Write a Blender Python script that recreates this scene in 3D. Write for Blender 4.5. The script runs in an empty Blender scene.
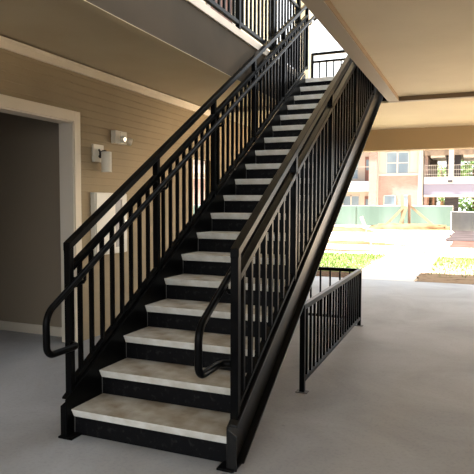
import bpy, bmesh, math, random
from mathutils import Vector, Matrix
random.seed(7)
C = bpy.context.scene.collection
SC = bpy.context.scene

# ------------------------------------------------------------------ materials
def srgb(r, g, b):
    f = lambda c: (c/255/12.92) if c/255 <= .04045 else ((c/255+.055)/1.055)**2.4
    return (f(r), f(g), f(b), 1)

def mat(name, col, rough=.6, metal=0, col2=None, scale=8, detail=5, bump=0, bump_scale=None, spec=.5, lo=.35, hi=.65, stretch=None):
    m = bpy.data.materials.new(name); m.use_nodes = True
    nt = m.node_tree; b = nt.nodes['Principled BSDF']
    b.inputs['Roughness'].default_value = rough; b.inputs['Metallic'].default_value = metal
    b.inputs['Specular IOR Level'].default_value = spec
    b.inputs['Base Color'].default_value = col
    tc = nt.nodes.new('ShaderNodeTexCoord'); mp = nt.nodes.new('ShaderNodeMapping')
    nt.links.new(tc.outputs['Object'], mp.inputs['Vector'])
    if stretch: mp.inputs['Scale'].default_value = stretch
    if col2:
        n = nt.nodes.new('ShaderNodeTexNoise'); n.inputs['Scale'].default_value = scale; n.inputs['Detail'].default_value = detail
        r = nt.nodes.new('ShaderNodeValToRGB')
        r.color_ramp.elements[0].position = lo; r.color_ramp.elements[1].position = hi
        r.color_ramp.elements[0].color = col; r.color_ramp.elements[1].color = col2
        nt.links.new(mp.outputs['Vector'], n.inputs['Vector']); nt.links.new(n.outputs['Fac'], r.inputs['Fac'])
        nt.links.new(r.outputs['Color'], b.inputs['Base Color'])
    if bump:
        n2 = nt.nodes.new('ShaderNodeTexNoise'); n2.inputs['Scale'].default_value = bump_scale or scale*6; n2.inputs['Detail'].default_value = 6
        bp = nt.nodes.new('ShaderNodeBump'); bp.inputs['Strength'].default_value = bump; bp.inputs['Distance'].default_value = .01
        nt.links.new(mp.outputs['Vector'], n2.inputs['Vector']); nt.links.new(n2.outputs['Fac'], bp.inputs['Height'])
        nt.links.new(bp.outputs['Normal'], b.inputs['Normal'])
    return m

def brick_mat(name, c1, c2, mortar, sc=1.0):
    m = bpy.data.materials.new(name); m.use_nodes = True
    nt = m.node_tree; b = nt.nodes['Principled BSDF']; b.inputs['Roughness'].default_value = .9
    tc = nt.nodes.new('ShaderNodeTexCoord'); mp = nt.nodes.new('ShaderNodeMapping')
    mp.inputs['Rotation'].default_value = (math.pi/2, 0, 0)
    br = nt.nodes.new('ShaderNodeTexBrick'); br.inputs['Color1'].default_value = c1; br.inputs['Color2'].default_value = c2
    br.inputs['Mortar'].default_value = mortar; br.inputs['Scale'].default_value = sc
    br.inputs['Brick Width'].default_value = .22; br.inputs['Row Height'].default_value = .075; br.inputs['Mortar Size'].default_value = .008
    nt.links.new(tc.outputs['Object'], mp.inputs['Vector']); nt.links.new(mp.outputs['Vector'], br.inputs['Vector'])
    nt.links.new(br.outputs['Color'], b.inputs['Base Color'])
    return m

M = {}
M['black'] = mat('black_paint', srgb(8,8,9), .28, col2=srgb(12,12,12), scale=14, spec=.06)
M['tanshade'] = mat('tan_ceiling_paint_shaded', srgb(176,161,132), .85, col2=srgb(170,154,125), scale=1.5)  # darker copy of the ceiling tan; dimness of the left side put into the colour
M['edgeshade'] = mat('brown_edge_shade', srgb(120,100,74), .85)  # shading along the trim edges, put into the colour of thin strips
M['soffit'] = mat('tan_soffit_lit', srgb(216,199,166), .85, col2=srgb(210,192,158), scale=1.5)  # brighter copy of the ceiling tan; light bounced off the ground put into the colour
M['stringer'] = mat('gloss_black_paint', srgb(10,9,9), .33, col2=srgb(15,14,13), scale=14, spec=.42)
M['curb'] = mat('curb_cream', srgb(206,192,174), .7, col2=srgb(198,184,166), scale=3)
M['riser'] = mat('black_riser_steel', srgb(11,11,13), .5, col2=srgb(50,49,48), scale=26, detail=8, lo=.56, hi=.8, spec=.1)
M['nosing'] = mat('pale_concrete', srgb(230,228,222), .85, col2=srgb(208,203,192), scale=9, bump=.15, bump_scale=60)
M['tread'] = mat('dusty_concrete', srgb(168,162,150), .9, col2=srgb(128,115,97), scale=5, detail=9, bump=.2, bump_scale=80, lo=.36, hi=.62)
M['scrape']  = mat('galvanised_edge', srgb(84,82,80), .5)
M['siding'] = mat('tan_siding', srgb(152,134,103), .75, col2=srgb(145,127,97), scale=2.5)
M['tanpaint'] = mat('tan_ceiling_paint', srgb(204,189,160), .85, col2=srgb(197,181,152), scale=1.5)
M['beam'] = mat('tan_beam_paint', srgb(156,133,98), .8)
M['cream'] = mat('cream_trim', srgb(226,212,190), .65, col2=srgb(218,204,180), scale=3)
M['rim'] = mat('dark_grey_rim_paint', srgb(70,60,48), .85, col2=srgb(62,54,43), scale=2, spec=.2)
M['trimboard'] = mat('taupe_trim_board', srgb(160,148,131), .75)
M['jamb']    = mat('jamb_paint', srgb(214,203,186), .6)
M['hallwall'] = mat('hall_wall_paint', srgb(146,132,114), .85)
M['upsiding']= mat('upper_cream_siding', srgb(232,224,202), .75)
M['white'] = mat('white_enamel', srgb(212,207,192), .45)
M['offwhite']= mat('off_white_plastic', srgb(218,210,192), .5)
M['chrome'] = mat('chrome_lens', srgb(225,225,225), .25, 1)
M['bronze']  = mat('dark_bronze', srgb(48,42,36), .45, .3)
M['letter']  = mat('dark_red_lettering', srgb(92,52,48), .6)
M['redtank'] = mat('grey_cylinder', srgb(140,136,132), .4)
M['ground'] = mat('sandy_soil', srgb(100,80,62), .95, col2=srgb(238,216,186), scale=.5, detail=8, lo=.36, hi=.47, stretch=(.3,1.2,1), spec=0)
M['mulch'] = mat('brown_mulch', srgb(60,44,37), .95, col2=srgb(112,94,78), scale=16, bump=.8, bump_scale=30, spec=0)
M['path']    = mat('pale_path', srgb(214,208,202), .9, col2=srgb(202,196,188), scale=3, spec=0)
M['lawn'] = mat('lawn_soil', srgb(112,128,72), .95, col2=srgb(128,128,92), scale=2.5, spec=0)
M['blade'] = mat('grass_blade', srgb(98,124,60), .8, col2=srgb(118,134,82), scale=2, spec=0)
M['reddirt'] = mat('red_clay', srgb(70,48,43), .95, col2=srgb(84,62,55), scale=2, spec=0)
M['rubble'] = mat('mauve_rubble', srgb(66,58,57), .95, col2=srgb(44,39,38), scale=2.2, stretch=(.4,1,1), spec=0)
M['brick'] = brick_mat('salmon_brick', srgb(122,97,92), srgb(102,82,78), srgb(136,126,121))
M['pale'] = mat('pale_pink_siding', srgb(146,137,131), .85)
M['bwhite'] = mat('building_white', srgb(150,145,141), .7)
M['lav'] = mat('lavender_siding', srgb(96,95,114), .8)
M['bdark']   = mat('dark_louvre', srgb(38,34,40), .6)
M['glass'] = mat('window_glass', srgb(78,92,106), .12, col2=srgb(96,110,122), scale=.8)
M['reddoor'] = mat('red_brown_door', srgb(92,54,46), .6)
M['screen'] = mat('green_screen', srgb(60,80,76), .9, col2=srgb(72,90,86), scale=.8, stretch=(1,1,.3))
M['darkscreen'] = mat('dark_grey_screen', srgb(50,50,51), .9, col2=srgb(58,58,58), scale=1.5)
M['lumber'] = mat('raw_lumber', srgb(128,110,86), .8, col2=srgb(136,118,94), scale=4)
M['stain'] = mat('reddish_lumber', srgb(112,84,68), .8)
M['bleach'] = mat('bleached_stake', srgb(150,146,138), .8)
M['leaf'] = mat('leaf_green', srgb(78,112,44), .7, col2=srgb(104,136,64), scale=.6)
M['bark']    = mat('bark', srgb(96,76,58), .95)
M['soil'] = mat('tan_loose_soil', srgb(84,66,48), .95, col2=srgb(108,88,66), scale=2, spec=0)
M['log'] = mat('rust_log', srgb(128,104,90), .95, spec=0)
M['straw'] = mat('pale_straw_mulch', srgb(142,122,101), .95, col2=srgb(86,66,53), scale=5, bump=.8, bump_scale=30, lo=.52, hi=.72, spec=0)
M['dark_absorber'] = mat('dark_absorber', srgb(46,45,45), .95, col2=srgb(56,55,54), scale=2, spec=0)  # near black so unseen surfaces bounce back little light
M['roof']    = mat('roof_shingle', srgb(110,100,96), .95)
M['stone'] = mat('stone_veneer', srgb(104,92,82), .9, col2=srgb(80,70,62), scale=3)

# floor: trowelled concrete
def floor_mat():
    m = bpy.data.materials.new('trowelled_concrete'); m.use_nodes = True
    nt = m.node_tree; b = nt.nodes['Principled BSDF']; N = nt.nodes.new; L = nt.links.new
    b.inputs['Roughness'].default_value = .62; b.inputs['Specular IOR Level'].default_value = .35
    tc = N('ShaderNodeTexCoord')
    n1 = N('ShaderNodeTexNoise'); n1.inputs['Scale'].default_value = .9; n1.inputs['Detail'].default_value = 9; n1.inputs['Roughness'].default_value = .62
    n1.inputs['Distortion'].default_value = .8
    r1 = N('ShaderNodeValToRGB'); r1.color_ramp.elements[0].position = .32; r1.color_ramp.elements[1].position = .7
    r1.color_ramp.elements[0].color = srgb(146,147,149); r1.color_ramp.elements[1].color = srgb(172,174,178)
    n2 = N('ShaderNodeTexNoise'); n2.inputs['Scale'].default_value = 45; n2.inputs['Detail'].default_value = 4
    r2 = N('ShaderNodeValToRGB'); r2.color_ramp.elements[0].position = .3; r2.color_ramp.elements[1].position = .5
    r2.color_ramp.elements[0].color = (.9,.9,.9,1); r2.color_ramp.elements[1].color = (1,1,1,1)
    v = N('ShaderNodeTexVoronoi'); v.inputs['Scale'].default_value = 1.7
    r3 = N('ShaderNodeValToRGB'); r3.color_ramp.elements[0].position = .0; r3.color_ramp.elements[1].position = .03
    r3.color_ramp.elements[0].color = (.3,.28,.26,1); r3.color_ramp.elements[1].color = (1,1,1,1)
    mx = N('ShaderNodeMix'); mx.data_type = 'RGBA'; mx.blend_type = 'MULTIPLY'; mx.inputs[0].default_value = 1
    mx2 = N('ShaderNodeMix'); mx2.data_type = 'RGBA'; mx2.blend_type = 'MULTIPLY'; mx2.inputs[0].default_value = .8
    for n in (n1, n2, v): L(tc.outputs['Object'], n.inputs['Vector'])
    L(n1.outputs['Fac'], r1.inputs['Fac']); L(n2.outputs['Fac'], r2.inputs['Fac']); L(v.outputs['Distance'], r3.inputs['Fac'])
    L(r1.outputs['Color'], mx.inputs[6]); L(r2.outputs['Color'], mx.inputs[7])
    L(mx.outputs[2], mx2.inputs[6]); L(r3.outputs['Color'], mx2.inputs[7]); L(mx2.outputs[2], b.inputs['Base Color'])
    bp = N('ShaderNodeBump'); bp.inputs['Strength'].default_value = .12; bp.inputs['Distance'].default_value = .01
    L(n2.outputs['Fac'], bp.inputs['Height']); L(bp.outputs['Normal'], b.inputs['Normal'])
    return m
M['floor'] = floor_mat()

# ------------------------------------------------------------------ mesh builder
class MB:
    def __init__(s): s.v = []; s.f = []; s.mi = []
    def add(s, vs, fs, mi=0):
        o = len(s.v); s.v += [tuple(map(float, p)) for p in vs]
        for f in fs: s.f.append([i+o for i in f]); s.mi.append(mi)
        return s
    def box(s, x0, x1, y0, y1, z0, z1, mi=0):
        return s.add([(x,y,z) for x in (x0,x1) for y in (y0,y1) for z in (z0,z1)],
                     [(0,1,3,2),(4,6,7,5),(0,4,5,1),(2,3,7,6),(0,2,6,4),(1,5,7,3)], mi)
    def prism(s, poly, a0, a1, axis='x', mi=0, cap_mi=None, side_mi=None):
        """poly of 2D points, extruded along axis from a0 to a1"""
        n = len(poly)
        P = {'x': lambda a,p: (a,p[0],p[1]), 'y': lambda a,p: (p[0],a,p[1]), 'z': lambda a,p: (p[0],p[1],a)}[axis]
        vs = [P(a0,p) for p in poly] + [P(a1,p) for p in poly]
        o = len(s.v); s.v += [tuple(map(float,p)) for p in vs]
        s.f.append([o+i for i in range(n)][::-1]); s.mi.append(mi if cap_mi is None else cap_mi)
        s.f.append([o+n+i for i in range(n)]); s.mi.append(mi if cap_mi is None else cap_mi)
        for i in range(n):
            j = (i+1) % n
            s.f.append([o+i, o+j, o+n+j, o+n+i]); s.mi.append(mi if not side_mi else side_mi[i])
        return s
    def tube(s, pts, r, seg=12, caps=True, mi=0):
        pts = [Vector(p) for p in pts]; n = len(pts); rings = []; o = len(s.v)
        prev = None
        for i, p in enumerate(pts):
            t = (pts[min(i+1,n-1)] - pts[max(i-1,0)]).normalized()
            if prev is None:
                u = t.orthogonal().normalized()
            else:
                u = (prev - t*prev.dot(t)).normalized()
            prev = u; w = t.cross(u)
            rr = r[i] if isinstance(r, (list, tuple)) else r
            for k in range(seg):
                a = 2*math.pi*k/seg; q = p + (u*math.cos(a)+w*math.sin(a))*rr; s.v.append(tuple(q))
        for i in range(n-1):
            for k in range(seg):
                a=o+i*seg+k; b=o+i*seg+(k+1)%seg; s.f.append([a,b,b+seg,a+seg]); s.mi.append(mi)
        if caps:
            s.f.append([o+k for k in range(seg)][::-1]); s.mi.append(mi)
            s.f.append([o+(n-1)*seg+k for k in range(seg)]); s.mi.append(mi)
        return s
    def build(s, name, m, parent=None, bevel=0, smooth=False, loc=None):
        me = bpy.data.meshes.new(name); me.from_pydata(s.v, [], s.f); me.update()
        for mm in (m if isinstance(m, (list, tuple)) else [m]): me.materials.append(mm)
        me.polygons.foreach_set('material_index', s.mi)
        bm = bmesh.new(); bm.from_mesh(me); bmesh.ops.recalc_face_normals(bm, faces=bm.faces); bm.to_mesh(me); bm.free()
        if smooth: me.polygons.foreach_set('use_smooth', [True]*len(me.polygons))
        o = bpy.data.objects.new(name, me); C.objects.link(o)
        if loc: o.location = loc
        if parent is not None:
            o.parent = parent
            pw = world_loc(parent)
            o.location = (Vector(loc) if loc else Vector((0,0,0))) - pw
        if bevel:
            b = o.modifiers.new('bevel', 'BEVEL'); b.width = bevel; b.segments = 2; b.limit_method = 'ANGLE'
        return o

def world_loc(o):
    v = Vector((0,0,0))
    while o is not None:
        v += Vector(o.location); o = o.parent
    return v
def thing(name, label, cat, loc=(0,0,0), group=None):
    o = bpy.data.objects.new(name, None); C.objects.link(o); o.location = loc; o.empty_display_size = .1
    o['label'] = label; o['category'] = cat
    if group: o['group'] = group
    return o
def tag(o, label, cat, group=None, kind=None):
    o['label'] = label; o['category'] = cat
    if group: o['group'] = group
    if kind: o['kind'] = kind
    return o
def struct(name, mb, m, label=None, cat=None, bevel=0):
    o = mb.build(name, m, bevel=bevel); o['kind'] = 'structure'
    o['label'] = label or name.replace('_',' '); o['category'] = cat or name.split('_')[0]
    return o
def copy_part(o, parent, dx=0, dy=0, dz=0):
    c = o.copy(); C.objects.link(c); c.parent = parent
    c.location = Vector(o.location) + Vector((dx,dy,dz)); return c
def arc(cx, cy, r, a0, a1, n):
    return [(cx+r*math.cos(math.radians(a0+(a1-a0)*i/n)), cy+r*math.sin(math.radians(a0+(a1-a0)*i/n))) for i in range(n+1)]

# ------------------------------------------------------------------ dimensions
RISE, RUN, NT = .16528, .279, 18
SL = RISE/RUN
ZL = 19*RISE                       # upper floor level
W = 1.045                          # tread width
XL, XR = -.022, 1.068              # railing planes
def nz(y): return RISE + SL*y      # nosing line
XW = -1.45                         # siding wall face
OX0, OX1, OYf, OYb = -.1, 1.13, -.5, 5.04   # stair opening
ZC = 2.80                          # ceiling
ZT = 2.745                         # underside of trims / outer soffit
YE = 8.05                          # outer edge of the building

# ------------------------------------------------------------------ setting
struct('floor', MB().box(-7,5.6,-4.2,YE,-.25,0), M['floor'], 'grey trowelled concrete floor of the breezeway', 'floor')

def siding(y0, y1, z0, z1, x=XW, th=.14, exp=.076, lap=.009):
    prof = [(x-th, z0)]
    z = z0
    while z < z1-1e-6:
        zz = min(z+exp, z1)
        k = (zz-z)/exp
        prof += [(x, z), (x, z+.012*k), (x-.002, z+.016*k), (x-lap, zz)]
        z = zz
    prof.append((x-th, z1))
    return MB().prism(prof, y0, y1, 'y')
OY0, OY1, OZ = .45, 1.86, 2.21     # hall opening
def multi(parts):
    m = MB()
    for p in parts: m.add(p.v, p.f)
    return m
struct('wall_left', multi([siding(OY1, 4.42, 0, 2.86), siding(4.42, 5.12, 2.06, 2.86), siding(5.12, YE-.3, 0, 2.86), siding(-4.2, OY0, 0, 2.86), siding(OY0, OY1, OZ, 2.86)]), M['siding'],
       'tan lap siding wall on the left of the stairs', 'wall')
struct('trim_1', MB().box(XW-.005, XW+.022, OY1, OY1+.09, 0, OZ+.1).box(XW-.005, XW+.022, OY0-.09, OY0, 0, OZ+.1)
       .box(XW-.005, XW+.022, OY0, OY1, OZ, OZ+.1), M['cream'], 'cream casing around the dark hall opening', 'trim', .003)
struct('trim_2', MB().box(XW-.16, XW+.006, OY1-.014, OY1+.0, 0, OZ).box(XW-.16, XW+.006, OY0, OY0+.014, 0, OZ).box(XW-.16,XW+.006,OY0,OY1,OZ-.014,OZ),
       M['jamb'], 'pale jamb lining the hall opening', 'trim')
struct('trim_3', MB().box(XW-.01, XW+.02, -4.2, OYb-.06, 2.695, 2.775).prism([(XW+.02,2.755),(XW+.034,2.77),(XW+.034,2.783),(XW-.01,2.783),(XW-.01,2.755)], -4.2, OYb-.06, 'y'),
       M['cream'], 'cream frieze board along the top of the siding wall', 'trim')
struct('trim_4', MB().box(XW-.145, XW+.004, 4.40, 4.43, 0, 2.06).box(XW-.145, XW+.004, 5.11, 5.14, 0, 2.06).box(XW-.145, XW+.004, 4.40, 5.14, 2.05, 2.075), M['siding'], 'tan lining of the side opening in the far part of the siding wall', 'trim')
# dark hall behind the opening
struct('wall_hall', MB().box(-5.2, XW-.14, 2.04, 2.16, 0, 2.86).box(-5.2,XW-.14,-1.2,-1.08,0,2.86).box(-5.32,-5.2,-1.2,2.16,0,2.86), M['hallwall'],
       'dim hall wall seen through the opening', 'wall')
struct('baseboard_hall', MB().box(-5.2, XW-.14, 2.024, 2.04, 0, .1), M['jamb'], 'pale baseboard of the hall wall', 'baseboard', .003)
struct('ceiling_hall', MB().box(-5.3, XW-.14, -1.2, 2.16, 2.5, 2.6), M['dark_absorber'], 'hall ceiling', 'ceiling')
struct('wall_return', MB().box(-7, XW-.14, 3.9, 4.05, 0, 2.8), M['siding'], 'end of the left block past the siding wall', 'wall')

# ceilings and upper slab

struct('ceiling', MB().box(OX1+.02, 5.6, -4.2, OYb, ZC, ZL-.02).box(OX0-.02, OX1+.02, -4.2, OYf, ZC, ZL-.02),
       M['tanpaint'], 'tan painted ceiling right of the stair opening', 'ceiling')
struct('ceiling_left', MB().box(-7, OX0-.02, -4.2, OYb, ZC, ZL-.02), M['tanshade'], 'tan painted ceiling between the siding wall and the stair opening', 'ceiling')
struct('ceiling_far', MB().box(-7, 5.6, OYb+.012, YE-.1, ZT, ZL-.02), M['soffit'], 'tan soffit under the upper landing', 'ceiling')
struct('floor_upper', MB().box(-7, OX0-.02, -4.2, OYb, ZL-.02, ZL).box(OX1+.02,5.6,-4.2,OYb,ZL-.02,ZL).box(OX0-.02,OX1+.02,-4.2,OYf,ZL-.02,ZL).box(-7,5.6,OYb,YE+.1,ZL-.02,ZL),
       M['tread'], 'upper walkway floor', 'floor')
struct('trim_5', MB().box(OX0-.02, OX0, OYf, OYb, 2.697, ZL-.0), M['rim'], 'grey side of the upper floor along the stair opening', 'trim')
struct('trim_6', MB().box(OX0-.075, OX0+.001, OYf, OYb, 2.692, 2.697).box(OX0-.075, OX0-.021, OYf, OYb, 2.697, ZC+.01), M['tanshade'], 'taupe trim board under the left edge of the stair opening', 'trim')
struct('trim_7', MB().box(OX0-.03, OX0+.02, OYf, OYb-.05, ZL-.005, ZL+.075), M['curb'], 'cream curb board edging the upper walkway', 'trim', .004)
struct('trim_8', MB().box(OX1, OX1+.135, OYf, OYb-.06, ZT, ZC+.01).box(OX1, OX1+.02, OYf, OYb, ZC, ZL), M['trimboard'], 'taupe trim board along the right edge of the stair opening', 'trim')
struct('trim_9', MB().box(OX1, 5.6, OYb-.06, OYb+.012, ZT-.004, ZC+.01).box(-7, OX0, OYb-.06, OYb+.012, ZT-.004, ZC+.01), M['trimboard'], 'taupe trim strip across the ceiling at the landing edge', 'trim')
struct('trim_shade', MB().box(OX1+.135, OX1+.139, OYf, OYb-.06, ZT+.004, ZC+.01).box(OX1+.139, 5.6, OYb-.064, OYb-.06, ZT+.002, ZC+.01), M['edgeshade'], 'brown strips painted as shade on the inner trim edge around the right ceiling', 'trim')
struct('beam', MB().box(-7, 5.6, YE-.28, YE-.02, 2.37, ZL-.02), M['beam'], 'tan beam over the far opening of the breezeway', 'beam', .006)
struct('wall_right_unseen', MB().box(5.3, 5.45, -4.2, 3.4, 0, ZC), M['siding'], 'unseen tan wall added on the right of the breezeway to hold back side light', 'wall')  # added out of view, its length set to limit light from the right
# upper storey
struct('wall_upper', siding(-4.2, YE, ZL, 6.1, x=XW, exp=.12), M['upsiding'], 'cream lap siding wall of the upper walkway', 'wall')
struct('ceiling_upper', MB().box(-7, .4, -4.2, YE+.4, 6.1, 6.3), M['upsiding'], 'ceiling over the upper walkway', 'ceiling')
dr = struct('door_1', MB().box(XW-.05, XW+.012, 4.95, 5.75, ZL, ZL+2.05), M['reddoor'], 'red brown door on the upper walkway', 'door')
f = MB()
for a,b in ((4.85,4.95),(5.75,5.85)): f.box(XW-.05,XW+.025,a,b,ZL,ZL+2.15)
f.box(XW-.05,XW+.025,4.85,5.85,ZL+2.05,ZL+2.15)
f.build('door_frame', M['bwhite'], dr)
col = MB().box(-1.02, -.74, 7.78, 8.02, ZL, 6.1).box(-1.06,-.70,7.74,8.04,ZL,ZL+.15)
tag(col.build('porch_column', M['upsiding'], bevel=.005), 'cream square column at the outer edge of the upper landing', 'column')

# ------------------------------------------------------------------ staircase
st = thing('staircase', 'straight black steel staircase with pale concrete treads rising to the upper floor', 'staircase', (W/2, 0, 0))
YT = OYb-.02
def stringer(sign, xw):
    """web + outward flanges + closed boot; sign = outward direction"""
    t, fl, top, bot = .011, (.058 if sign > 0 else .046), .088, -.215
    yb = (-bot-RISE)/SL
    web = [(-.036,0),(yb,0),(YT,nz(YT)+bot),(YT,nz(YT)+top-.02),(-.036,nz(-.036)+top)]
    mb = MB()
    xs = lambda a,b: (min(xw+sign*a, xw+sign*b), max(xw+sign*a, xw+sign*b))
    mb.prism(web, *xs(0,t), axis='x')
    th = t/math.cos(math.atan(SL))
    mb.prism([(-.02,nz(-.02)+top-th),(YT,nz(YT)+top-th),(YT,nz(YT)+top),(-.02,nz(-.02)+top)], *xs(t,fl))
    mb.prism([(yb,0),(YT,nz(YT)+bot),(YT,nz(YT)+bot+th),(yb-th/SL*.9,0)], *xs(t,fl))
    hb = nz(-.036)+top-.012
    mb.prism([(xw+sign*t,0),(xw+sign*fl,0),(xw+sign*fl,hb-.03),(xw+sign*t,hb)], -.036, -.025, 'y')
    s = mb.build('stringer', M['stringer' if sign > 0 else 'black'], st, bevel=.002)
    x = xs(-.05, .05)
    MB().box(x[0],x[1], -.055, .06, .0, .012).build('base_plate', M['black'], s, bevel=.002)
    return s
stringer(-1, 0); stringer(1, W)
UC, NH = .028, .053
def tread_mb():
    p = [(0,0),(RUN+UC+.022,0),(RUN+UC+.022,-.02),(.06,-.02),(.06,-NH),(UC,-NH)]
    return MB().prism(p, 0.002, W-.002, 'x', mi=1, side_mi=[1,1,1,1,0,0])
t0 = tread_mb().build('tread', [M['nosing'], M['tread']], st, bevel=.004, loc=(0,0,RISE))
r0 = MB().box(.001, W-.001, UC+.012, UC+.02, -RISE+.0, -NH+.001).build('riser', M['riser'], st, loc=(0,0,RISE))
c0 = MB().box(.0005, .0035, UC+.006, UC+.0125, -RISE+.004, -NH).build('riser_weld', M['scrape'], r0, loc=(0,0,RISE))
c0.location = (0,0,0)
for i in range(1, NT+1):
    if i < NT: copy_part(t0, st, 0, i*RUN, i*RISE)
    r = copy_part(r0, st, 0, i*RUN, i*RISE)
    c = c0.copy(); C.objects.link(c); c.parent = r
# landing edge
MB().prism([(5.01,ZL),(5.039,ZL),(5.039,ZL-.05),(5.01+.015,ZL-NH)], .002, W-.002, 'x', mi=1, side_mi=[1,1,0,0]).build('landing_nosing', [M['nosing'],M['tread']], st)
MB().box(-.06, W+.06, YT+.001, YT+.018, ZT+.02, ZL-NH).build('landing_beam', M['black'], st)

# ------------------------------------------------------------------ stair railings
def sq(n): return n/2
def stair_rail(name, label, xp, inward):
    R = thing(name, label, 'railing', (xp, .03, nz(.03)+.088))
    y0, y1 = .0105, 5.165
    def slope_bar(pname, s, h, w, ya, yb, m=M['black']):
        hv = h/math.cos(math.atan(SL))/2
        return MB().prism([(ya,nz(ya)+s-hv),(yb,nz(yb)+s-hv),(yb,nz(yb)+s+hv),(ya,nz(ya)+s+hv)], xp-w/2, xp+w/2).build(pname, m, R, bevel=.004)
    slope_bar('top_rail', .975, .042, .05, y0, y1)
    slope_bar('mid_rail', .825, .036, .045, .05, y1)
    slope_bar('bottom_rail', .128, .026, .036, .05, y1)
    ys = [.031+1.022*k for k in range(6)]
    for i, y in enumerate(ys):
        MB().prism([(y-.0195,nz(y-.0195)+.086),(y+.0195,nz(y+.0195)+.086),(y+.0195,nz(y+.0195)+.965),(y-.0195,nz(y-.0195)+.965)], xp-.0225, xp+.0225
                   ).build('newel_post' if i == 0 else 'post', M['black'], R, bevel=.003)
    b0 = None
    for i in range(5):
        for k in range(1, 9):
            y = ys[i] + k*1.022/9 - .013
            if b0 is None:
                h = .0118
                b0 = MB().prism([(-h,-SL*h+.135),(h,SL*h+.135),(h,SL*h+.80),(-h,-SL*h+.80)], xp-h, xp+h).build('baluster', M['black'], R, loc=(0,y,nz(y))); yb0 = y
            else:
                copy_part(b0, R, 0, y-yb0, nz(y)-nz(yb0))
    # round handrail with a looped lower end returning to the newel
    xh = xp + inward*.075; s = .779
    yA = -.20; zA = nz(yA)+s
    pts = [(5.16, nz(5.16)+s)] + [(y, nz(y)+s) for y in [5.16-.25*k for k in range(1, 21)]]
    pts += [(.0, nz(0)+s), (-.1, nz(-.1)+s), (-.208, nz(-.208)+s)]
    for k in range(1, 7):        # bend from sloping down-forward to vertical
        a = k/6; ang = math.radians(30.6 + (90-30.6)*a)
        pts.append((pts[-1][0]-.0205*math.cos(ang), pts[-1][1]-.0205*math.sin(ang)))
    yv = pts[-1][0]
    pts += [(yv, .70), (yv, .615)]
    for yy, zz in arc(yv+.055, .612, .055, 180, 270, 6)[1:]: pts.append((yy, zz))
    path = [(xh, y, z) for y, z in pts] + [(xh, -.09, .557), (xh, -.03, .557)]
    x = xh
    for k in range(1, 6):        # turn towards the newel
        a = math.radians(90*k/5); path.append((xh-inward*.045*(1-math.cos(a)), -.03+.05*math.sin(a), .557))
    path.append((xp+inward*.02, .022, .557))
    # upper end: level run and a return loop at the top
    up = [(xh, 5.16+.06, nz(5.22)+s), (xh, 5.27, nz(5.25)+s), (xh, 5.33, nz(5.25)+s-.012), (xh-inward*.03, 5.36, nz(5.25)+s-.018)]
    path = list(reversed(up)) + path
    H = MB().tube(path, .020, 14).build('handrail', M['black'], R, smooth=True)
    for y in (.085, 1.09, 2.11, 3.13, 4.16, 5.09):
        zt = nz(y)+s
        B = MB().tube([(xh, y, zt-.01), (xh, y, zt-.05), (xh-inward*.012, y, zt-.066), (xh-inward*.03, y, zt-.07), (xp+inward*.004, y, zt-.07)], .0105, 8)
        B.box(xp-.014 if inward<0 else xp+.004, xp-.004 if inward<0 else xp+.014, y-.018, y+.018, zt-.10, zt-.035)
        B.build('bracket', M['black'], H)
    return R
stair_rail('stair_railing', 'black steel stair railing on the left, next to the siding wall', XL, 1)
stair_rail('stair_railing.001', 'black steel stair railing on the right, nearest the open floor', XR, -1)

# low guard under the flight
G = thing('guard_railing', 'low black guard railing standing on the floor under the stairs', 'railing', (1.06, 1.33, 0))
gx0, gy0, gx1, gy1 = 1.062, 1.33, 1.012, 3.84
GH = .665
def bar2(pname, a, b, z0, z1, w, parent):
    a = Vector((a[0],a[1],0)); b = Vector((b[0],b[1],0)); d = (b-a).normalized(); n = Vector((-d.y,d.x,0))*w/2
    return MB().prism([(p.x,p.y) for p in (a-n,b-n,b+n,a+n)], z0, z1, 'z').build(pname, M['black'], parent, bevel=.003)
bar2('top_rail', (gx0,gy0-.02), (gx1,gy1+.02), GH-.04, GH, .04, G)
bar2('bottom_rail', (gx0,gy0), (gx1,gy1), .075, .105, .032, G)
bar2('top_rail', (gx1-.01,gy1), (-.05,gy1), GH-.04, GH, .04, G)
bar2('bottom_rail', (gx1-.01,gy1), (-.05,gy1), .075, .105, .032, G)
for (x,y) in ((gx0,gy0),(gx1,gy1),(-.03,gy1)):
    p = MB().box(x-.019,x+.019,y-.019,y+.019,0,GH-.01).build('post', M['black'], G, bevel=.003)
    MB().box(x-.045,x+.045,y-.03,y+.03,0,.008).build('foot_plate', M['scrape'], p, bevel=.002)
n = 21
for k in range(1, n):
    t = k/n; x = gx0+(gx1-gx0)*t; y = gy0+(gy1-gy0)*t
    MB().box(x-.009,x+.009,y-.009,y+.009,.09,GH-.03).build('baluster', M['black'], G)
for k in range(1, 9):
    x = gx1 + (-.03-gx1)*k/9
    MB().box(x-.009,x+.009,gy1-.009,gy1+.009,.09,GH-.03).build('baluster', M['black'], G)

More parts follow.
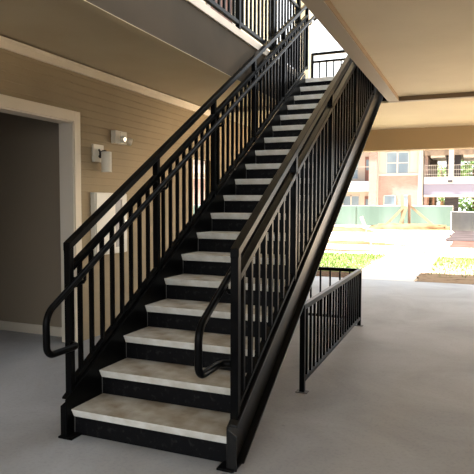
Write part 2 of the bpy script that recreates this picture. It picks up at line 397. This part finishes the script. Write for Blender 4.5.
# upper walkway railing and outer landing railing
def level_rail(label, a, b, z0, z1, npost, nbal, loc, mid=True):
    R = thing('guard_railing', label, 'railing', loc)
    a = Vector(a); b = Vector(b)
    bar2('top_rail', a, b, z1-.05, z1, .05, R)
    if mid: bar2('mid_rail', a, b, z1-.19, z1-.15, .04, R)
    bar2('bottom_rail', a, b, z0+.04, z0+.08, .04, R)
    for i in range(npost):
        p = a+(b-a)*i/(npost-1)
        MB().box(p.x-.024,p.x+.024,p.y-.024,p.y+.024,z0,z1-.01).build('post', M['black'], R, bevel=.003)
        if i < npost-1:
            for k in range(1, nbal+1):
                q = p+(b-a)/(npost-1)*k/(nbal+1)
                MB().box(q.x-.012,q.x+.012,q.y-.012,q.y+.012,z0+.05,z1-(.16 if mid else .02)).build('baluster', M['black'], R)
    return R
level_rail('black guard railing along the upper walkway beside the stair opening', (-.095,-.4), (-.095,4.98), ZL+.075, ZL+1.12, 6, 8, (-.095,2.3,ZL+.075))
level_rail('black guard railing at the outer edge of the upper landing', (-.72,7.98), (3.0,7.98), ZL, ZL+1.13, 4, 8, (1.1,7.98,ZL))

# ------------------------------------------------------------------ wall fittings
x0 = XW
S = thing('wall_sconce', 'cream wall sconce with a cylinder shade hanging from a dark arm', 'wall lamp', (x0, 2.29, 1.86))
MB().box(x0-.006, x0+.02, 2.16, 2.335, 1.84, 2.02).build('back_plate', M['offwhite'], S, bevel=.004)
MB().tube([(x0+.02,2.25,1.90),(x0+.035,2.25,1.90),(x0+.05,2.25,1.93),(x0+.055,2.25,1.945),(x0+.06,2.255,1.95),(x0+.075,2.265,1.955),(x0+.09,2.28,1.955)], .011, 8).tube([(x0+.03,2.235,1.97),(x0+.035,2.25,1.945),(x0+.035,2.25,1.88)], .011, 8).build('arm', M['bronze'], S, smooth=True)
cy = MB()
def lathe(mb, cx, cy_, prof, seg=24):
    o = len(mb.v)
    for r, z in prof:
        for k in range(seg):
            a = 2*math.pi*k/seg; mb.v.append((cx+r*math.cos(a), cy_+r*math.sin(a), z))
    for i in range(len(prof)-1):
        for k in range(seg):
            mb.f.append([o+i*seg+k, o+i*seg+(k+1)%seg, o+(i+1)*seg+(k+1)%seg, o+(i+1)*seg+k]); mb.mi.append(0)
    return mb
lathe(cy, x0+.095, 2.275, [(.001,1.945),(.05,1.945),(.053,1.94),(.053,1.745),(.056,1.742),(.056,1.735),(.047,1.735),(.047,1.93),(.001,1.93)])
cy.build('lamp_shade', M['offwhite'], S, smooth=False)

E = thing('emergency_light', 'off-white twin-head emergency light on the siding above the sconce', 'emergency light', (x0, 2.62, 2.12))
MB().box(x0-.006, x0+.055, 2.50, 2.72, 2.06, 2.20).box(x0+.055,x0+.065,2.58,2.64,2.065,2.195).build('housing', M['offwhite'], E, bevel=.006)
for yy, zz in ((2.60,2.115),(2.715,2.105)):
    h = MB()
    d = Vector((.6,.7,-.25) if yy>2.65 else (1,-.1,-.15)).normalized(); p = Vector((x0+.06,yy,zz))
    h.tube([p-d*.02,p+d*.0,p+d*.02,p+d*.05],[.012,.03,.038,.042],14)
    hd = h.build('lamp_head', M['offwhite'], E, smooth=True)
    MB().tube([p+d*.048,p+d*.054],[.026,.020],14).build('lens', M['chrome'], hd)

K = thing('extinguisher_cabinet', 'white fire extinguisher cabinet on the siding behind the left railing', 'cabinet', (x0, 2.42, .85))
MB().box(x0-.006, x0+.05, 2.13, 2.70, .86, 1.52).build('cabinet_box', M['white'], K, bevel=.004)
D = MB()
dy0, dy1, dz0, dz1 = 2.14, 2.69, .87, 1.51; wy0, wy1, wz0, wz1 = 2.47, 2.60, .93, 1.45; xd0, xd1 = x0+.05, x0+.066
D.box(xd0,xd1,dy0,wy0,dz0,dz1).box(xd0,xd1,wy1,dy1,dz0,dz1).box(xd0,xd1,wy0,wy1,dz0,wz0).box(xd0,xd1,wy0,wy1,wz1,dz1)
D = D.build('door', M['white'], K, bevel=.002)
MB().box(xd0, xd0+.004, wy0, wy1, wz0, wz1).build('window_pane', M['redtank'], D)
MB().box(xd1, xd1+.014, dy1-.05, dy1-.03, 1.12, 1.22).build('handle', M['chrome'], D, bevel=.002)

# ------------------------------------------------------------------ outdoors
def patch(name, x0, x1, y0, y1, z, m, label, cat, jag=.15, h=.03):
    n = 14; pts = []
    for i in range(n+1): pts.append((x0+(x1-x0)*i/n, y0+random.uniform(-jag,jag)))
    for i in range(n+1): pts.append((x1+random.uniform(-jag,jag)*.5, y0+(y1-y0)*(i+.5)/(n+1)))
    for i in range(n+1): pts.append((x1-(x1-x0)*i/n, y1+random.uniform(-jag,jag)))
    for i in range(n+1): pts.append((x0+random.uniform(-jag,jag)*.5, y1-(y1-y0)*(i+.5)/(n+1)))
    return struct(name, MB().prism(pts, z-h, z, 'z'), m, label, cat)
struct('ground', MB().box(-70,70,-4.2,110,-.4,-.03), M['ground'], 'pale sandy building-site ground', 'ground')
struct('car_park', MB().box(-70,70,-60,-4.2,-.4,-.02), M['dark_absorber'], 'unseen dark ground added behind the breezeway to cut bounce light', 'added ground')  # added out of view to weaken light bounced from behind
struct('path', MB().box(-.02,1.2,YE,13.6,-.2,-.005).box(-20,20,13.6,14.2,-.2,-.02), M['path'], 'pale concrete path leading out of the breezeway', 'path')
patch('mulch_bed', -9,-.04, YE+.02, 9.1, 0, M['mulch'], 'brown mulch bed left of the path', 'mulch', .08)
patch('mulch_bed.001', 1.22, 9, YE+.02, 10.6, 0, M['straw'], 'brown mulch bed right of the path', 'mulch', .08)
patch('lawn', -9,-.04, 9.0, 13.4, .004, M['lawn'], 'lawn left of the path', 'lawn', .1)
patch('lawn.001', 1.3, 9, 9.6, 13.3, .006, M['straw'], 'lawn right of the path', 'lawn', .2)
def grass(x0,x1,y0,y1,n,label,dens=lambda x,y:1):
    mb = MB()
    for _ in range(n):
        x = random.uniform(x0,x1); y = random.uniform(y0,y1)
        if random.random() > dens(x,y): continue
        h = random.uniform(.03,.09); a = random.uniform(0,6.28); w = random.uniform(.008,.016)
        dx, dy = math.cos(a)*w, math.sin(a)*w; lx, ly = random.uniform(-.03,.03), random.uniform(-.03,.03)
        mb.add([(x-dx,y-dy,0),(x+dx,y+dy,0),(x+lx,y+ly,h)], [(0,1,2)])
    o = mb.build('grass', M['blade']); tag(o, label, 'grass', kind='stuff')
grass(-4.5,-.06,9.05,13.4,9000,'bright green grass of the lawn left of the path')
grass(1.35,5,9.0,13.3,7000,'yellow green grass right of the path', lambda x,y: min(1,max(.15,(y-8.8)/3)))
K2 = MB().box(-20,20,15.4,15.58,-.2,.1).build('kerb', M['path']); tag(K2, 'long pale concrete kerb across the site road', 'kerb')
def mound(name, cx, cy, rx, ry, h, m, label, cat):
    mb = MB(); n, k = 10, 20; o = 0
    vs = [(cx,cy,h)]
    for i in range(1,n+1):
        t = i/n
        for j in range(k):
            a = 2*math.pi*j/k; jr = 1+random.uniform(-.12,.12)
            vs.append((cx+rx*t*jr*math.cos(a), cy+ry*t*jr*math.sin(a), -.05+(h+.05)*(1-t**6)*(1+random.uniform(-.15,.15)) if i<n else -.06))
    fs = [(0,1+j,1+(j+1)%k) for j in range(k)]
    for i in range(n-1):
        for j in range(k): a=1+i*k+j; b=1+i*k+(j+1)%k; fs.append((a,a+k,b+k,b))
    mb.add(vs,fs); return tag(mb.build(name, m, smooth=True), label, cat)
patch('clay_bed', 1.45, 9, 15.75, 20.6, .01, M['reddirt'], 'red clay strip in front of the dark grey fence', 'clay', .12)
patch('rubble_bed', 1.2, 9, 20.9, 29.6, .012, M['rubble'], 'mauve rubble ground at the foot of the dark grey fence', 'rubble', .25)
mound('dirt_mound', -1.2, 31.0, 2.6, .8, .26, M['soil'], 'orange soil mound at the foot of the timber braces', 'mound')
mound('dirt_mound.001', -3.9, 16.9, 4.7, .55, .13, M['soil'], 'long low tan soil ridge just behind the kerb', 'mound')
mound('dirt_mound.002', -7.5, 27.0, 5.0, 1.2, .22, M['soil'], 'tan soil heap in front of the left stretch of the green fence', 'mound')
tag(MB().tube([(-9+.6*i,14.75+.05*math.sin(i),-.01) for i in range(18)],.03,8).build('erosion_log', M['log'], smooth=True), 'thin rust-coloured erosion log lying in front of the kerb', 'erosion log')

def fence(label, x0, x1, y, h, n, m, name='screen_fence', wpost=.06):
    F = thing(name, label, 'fence', ((x0+x1)/2, y, 0))
    for i in range(n):
        a = x0+(x1-x0)*i/n; b = x0+(x1-x0)*(i+1)/n; mb = MB(); k = 10; vs=[]
        for side in (0,.012):
            for j in range(k+1):
                t=j/k; yy=y+.04*math.sin(t*math.pi*3+i)*.6+side
                vs += [(a+(b-a)*t,yy,-.03),(a+(b-a)*t,yy,h-.02*math.sin(t*math.pi))]
        q=2*(k+1); fs=[]
        for j in range(k):
            fs += [(2*j,2*j+2,2*j+3,2*j+1),(q+2*j,q+2*j+1,q+2*j+3,q+2*j+2),(2*j+1,2*j+3,q+2*j+3,q+2*j+1)]
        mb.add(vs,fs); mb.build('screen_panel', m, F)
    for i in range(n+1):
        x=x0+(x1-x0)*i/n
        MB().tube([(x,y+.05,-.04),(x,y+.05,h+.04)], wpost/2, 8).build('fence_post', M['bwhite'], F)
    MB().tube([(x0,y+.05,h),(x1,y+.05,h)], .025, 8).build('top_rail', M['bwhite'], F)
fence('long green construction fence screen in front of the brick apartments', -33, .85, 36, 1.29, 11, M['screen'])
fence('dark grey fence screen at the right, beside the end of the green one', 1.02, 8, 30, 1.0, 3, M['darkscreen'], 'screen_fence.001', .09)

B = thing('timber_brace', 'raw timber posts with sloping braces standing before the green fence', 'timber brace', (-1.7,33,0))
def plank(a, b, w, m, nm):
    a=Vector(a); b=Vector(b); d=(b-a).normalized(); u=d.cross(Vector((0,1,0))).normalized()*w/2; v=Vector((0,.045,0))
    vs=[a-u-v,a+u-v,a+u+v,a-u+v,b-u-v,b+u-v,b+u+v,b-u+v]
    MB().add(vs,[(0,3,2,1),(4,5,6,7),(0,1,5,4),(1,2,6,5),(2,3,7,6),(3,0,4,7)]).build(nm, m, B)
plank((-1.88,33,-.05),(-1.92,33,1.97),.16,M['lumber'],'post'); plank((-1.49,33.1,-.05),(-1.53,33.1,1.96),.15,M['stain'],'post')
plank((-1.75,32.9,1.30),(-3.03,32.9,-.05),.13,M['lumber'],'brace'); plank((-1.46,33.2,1.30),(.11,33.2,-.05),.13,M['lumber'],'brace')
plank((-1.64,32.78,1.30),(-2.05,32.78,-.05),.17,M['lumber'],'brace')
lean = MB().tube([(-.626,14.9,-.04),(-.85,14.9,.55),(-.955,14.9,.82)], [.022,.024,.028], 8).tube([(-.9,14.9,.70),(-1.02,14.9,1.03)], .055, 8)
tag(lean.build('survey_stake', M['bleach']), 'pale leaning stake by the kerb left of the path', 'stake')

# apartment building beyond the site (facade plane y = 44)
FX = lambda px: 2.07+(px-474)*.0764
FZ = lambda py: 1.285+(206-py)*.0776
AB = thing('apartment_building', 'two-storey salmon brick apartment block with white windows behind the green fence', 'building', (-12,46,0))
YF = 44
xr0, xr1, xc = FX(338), FX(371), FX(421)
zs = FZ(174.5)
def part(nm, mb, m, parent=AB): return mb.build(nm, m, parent)
part('wall', MB().box(-34, xr0, YF, YF+9, -.03, zs).box(xr1, xc, YF, YF+9, -.03, zs), M['brick'])
part('upper_wall', MB().box(-34, xr0, YF+.03, YF+9, zs, 6.4).box(xr1, xc, YF+.03, YF+9, zs, 6.4), M['pale'])
part('balcony_wall', MB().box(xr0, xr1, YF+1.0, YF+9, -.03, 6.4), M['pale'])
part('balcony_slab', MB().box(xr0-.1, xr1+.05, YF-.1, YF+1.0, FZ(191), FZ(180.5)), M['bwhite'])
part('pier', MB().box(xr1, FX(379.5), YF-.35, YF+.5, -.03, 6.4), M['brick'])
part('corner_trim', MB().box(FX(379.5), FX(380.5), YF-.2, YF+.1, -.03, 6.4), M['bwhite'])
part('corner_trim', MB().box(FX(420.5), FX(425), YF-.12, YF+.4, -.03, 6.4), M['bwhite'])
part('downspout', MB().tube([(FX(422.5),YF-.2,-.03),(FX(422.5),YF-.2,6.3)], .06, 8), M['bwhite'])
part('sill_band', MB().box(-34, xr0, YF-.06, YF+.05, zs-.06, zs+.1).box(FX(380.5), FX(420.5), YF-.06, YF+.05, zs-.06, zs+.1), M['bwhite'])
part('roof', MB().prism([(YF-.6,6.4),(YF+9.5,6.4),(YF+4.5,8.6)], -34.5, -1.75, 'x'), M['roof'])
part('balcony_rail', MB().box(xr0, xr1, YF-.06, YF-.03, FZ(166), FZ(165.3)), M['bwhite'])
def window(xa, xb, za, zb, y, nx=2, nz_=2, parent=AB):
    w=.07; mb=MB()
    mb.box(xa,xb,y-.05,y+.06,za,za+w).box(xa,xb,y-.05,y+.06,zb-w,zb)
    for i in range(nx+1):
        x=xa+w/2+(xb-xa-w)*i/nx; ww = w if i not in (0,nx) else w/2; mb.box(x-ww*.8,x+ww*.8,y-.05,y+.06,za,zb)
    for j in range(1,nz_):
        z=za+(zb-za)*j/nz_; mb.box(xa,xb,y-.045,y+.05,z-w/2,z+w/2)
    f=mb.build('window', M['bwhite'], parent)
    MB().box(xa+.03,xb-.03,y-.02,y-.01,za+.03,zb-.03).build('pane', M['glass'], f)
window(FX(388),FX(411),FZ(173.5),FZ(151),YF+.02)
window(FX(386),FX(398.5),FZ(215),FZ(195),YF,1,2); window(FX(404.5),FX(412),FZ(215),FZ(195),YF,1,2)
window(FX(341),FX(357),FZ(178),FZ(156),YF+1.0); window(FX(340),FX(358.5),FZ(217),FZ(195),YF+1.0)
for X in (-13,-17,-25.5,-29.5):
    window(X,X+1.8,FZ(173.5),FZ(153),YF+.02); window(X,X+1.8,FZ(217),FZ(195),YF)
for za,zb in ((FZ(180),FZ(154)),(-.03,FZ(196))):
    d=MB().box(FX(364),FX(369.5),YF+.94,YF+1.02,za,zb).build('door', M['reddoor'], AB)
    MB().box(FX(365.2),FX(368.3),YF+.92,YF+.95,za+.9,zb-.25).build('door_glass', M['glass'], d)
# lower-left bay with pale band, seen between the left balusters
part('band', MB().box(-24,-17.5,YF-.25,YF+.1,FZ(168.5),FZ(158.5)), M['bwhite'])

BW = thing('apartment_building.001', 'open-ended breezeway wing with white columns and dark louvres at far right', 'building', (3.5,46,0))
xa, xb = FX(426), 14
pw = lambda nm, mb, m: mb.build(nm, m, BW)
pw('floor_band', MB().box(xa, xb, YF-.1, YF+6, FZ(184), FZ(177)), M['bwhite'])
pw('siding_band', MB().box(xa, xb, YF, YF+5.9, FZ(195), FZ(184)), M['lav'])
pw('lower_trim', MB().box(xa, xb, YF-.05, YF+6, FZ(197), FZ(195)), M['bwhite'])
pw('ceiling', MB().box(xa, xb, YF-.1, YF+6, FZ(155.5), 6.4), M['stone'])
pw('soffit_frame', MB().box(FX(432),FX(446),YF+.3,YF+5,FZ(157.6),FZ(155.5)).box(FX(463),FX(500),YF+.3,YF+5,FZ(158),FZ(155.5)), M['bwhite'])
pw('pier', MB().box(xa, FX(429), YF+.4, YF+5, -.03, FZ(155)), M['brick'])
pw('pier', MB().box(FX(430), FX(436), YF+3, YF+4, -.03, FZ(155)), M['stone'])
for a,b in ((449.5,454.3),):
    pw('column', MB().box(FX(a),FX(b),YF-.12,YF+.3,FZ(184),FZ(150)), M['bwhite'])
def louvre(xa_,xb_,za,zb,y):
    mb=MB().box(xa_,xb_,y+.03,y+.08,za,zb); z=za
    while z<zb-.05: mb.prism([(y-.03,z),(y+.03,z+.05),(y+.03,z+.065),(y-.03,z+.015)],xa_,xb_,'x'); z+=.11
    mb.build('louvre', M['bdark'], BW)
louvre(FX(446.8),FX(450),FZ(177),FZ(153),YF+.5); louvre(FX(454.3),FX(460.8),FZ(177),FZ(153),YF+.5); louvre(FX(446),FX(459.5),-.03,FZ(197),YF+.5)
mb = MB()
for py in (165.5,170,174.5): mb.box(xa,xb,YF-.02,YF+.02,FZ(py)-.015,FZ(py)+.015)
for k in range(60):
    x = xa+k*.14
    mb.box(x-.008,x+.008,YF-.01,YF+.01,FZ(177),FZ(165.5))
pw('balcony_rail', mb, M['bwhite'])
pw('exit_light', MB().box(FX(449),FX(453.5),YF-.16,YF-.1,FZ(182.8),FZ(180.4)), M['bdark'])
pw('wood_post', MB().box(FX(434),FX(435.6),YF+1,YF+1.2,-.03,FZ(197)).box(FX(428.5),FX(430),YF+1,YF+1.2,-.03,FZ(197)), M['stain'])
pw('roof', MB().prism([(YF-.6,6.4),(YF+6.6,6.4),(YF+3,8.2)], xa, xb+.4, 'x'), M['roof'])

def tree(name, x, y, h, r, label):
    T = thing(name, label, 'tree', (x,y,-.03))
    MB().tube([(x,y,-.1),(x+.1,y,h*.3),(x-.1,y+.1,h*.6),(x,y,h*.8)],[.22,.17,.11,.04],8).build('trunk', M['bark'], T, smooth=True)
    mb = MB()
    cl = [(Vector((random.gauss(0,r*.45),random.gauss(0,r*.45),h*.55+random.gauss(0,h*.22))), random.uniform(.5,1.0)) for _ in range(26)]
    for c, rr in cl:
        for _ in range(60):
            d = Vector((random.gauss(0,1),random.gauss(0,1),random.gauss(0,1))).normalized()*rr*random.uniform(.6,1.1)
            p = Vector((x,y,0))+c+d
            if p.z < .1: p.z = random.uniform(.1,.8)
            u = Vector((random.gauss(0,1),random.gauss(0,1),random.gauss(0,1))).normalized(); w = u.orthogonal().normalized()
            s = random.uniform(.16,.3)
            mb.add([p-u*s,p+w*s*.5,p+u*s,p-w*s*.5],[(0,1,2,3)])
    mb.build('foliage', M['leaf'], T)
tree('tree', -1.3, 63, 8, 2.3, 'leafy green tree seen through the breezeway left of its white column')
tree('tree.001', 2.0, 54.5, 7, 2.2, 'leafy green tree seen through the breezeway right of its white column')
tree('tree.002', 10.4, 66, 8, 2.8, 'leafy green tree behind the far right end of the breezeway wing')

# ------------------------------------------------------------------ light
w = bpy.data.worlds.new('sky'); SC.world = w; w.use_nodes = True
nt = w.node_tree; bg = nt.nodes['Background']
bg.inputs['Color'].default_value = (.93, .97, 1.0, 1); bg.inputs['Strength'].default_value = .78
sun = bpy.data.lights.new('sun', 'SUN'); sun.energy = 12.5; sun.angle = math.radians(1.5); sun.color = (1,.975,.94)
so = bpy.data.objects.new('sun', sun); C.objects.link(so)
dirv = Vector((.60, .17, -1.05)).normalized()
so.rotation_euler = dirv.to_track_quat('-Z','Y').to_euler(); so.location = (-20,-10,40)
SC.view_settings.view_transform = 'Standard'; SC.view_settings.look = 'None'
SC.view_settings.gamma = 1; SC.view_settings.use_curve_mapping = False
SC.view_settings.exposure = 2.02
SC.cycles.max_bounces = 16; SC.cycles.diffuse_bounces = 10; SC.cycles.sample_clamp_indirect = 0
SC.cycles.use_denoising = True

# ------------------------------------------------------------------ camera
cam = bpy.data.cameras.new('camera'); co = bpy.data.objects.new('camera', cam); C.objects.link(co)
cam.sensor_width = 36; cam.sensor_fit = 'HORIZONTAL'; cam.lens = 567.997*36/474; cam.clip_start = .05; cam.clip_end = 400
yaw, p, r = -0.3980069620823154, -0.05854202720476749, 0.0031428378797049464
fw = Vector((math.sin(yaw)*math.cos(p), math.cos(yaw)*math.cos(p), math.sin(p)))
ri = Vector((math.cos(yaw), -math.sin(yaw), 0)); up = ri.cross(fw)
r2 = ri*math.cos(r)+up*math.sin(r); u2 = r2.cross(fw)
co.matrix_world = Matrix(((r2.x,u2.x,-fw.x,2.22823),(r2.y,u2.y,-fw.y,-2.71249),(r2.z,u2.z,-fw.z,1.4075),(0,0,0,1)))
SC.camera = co
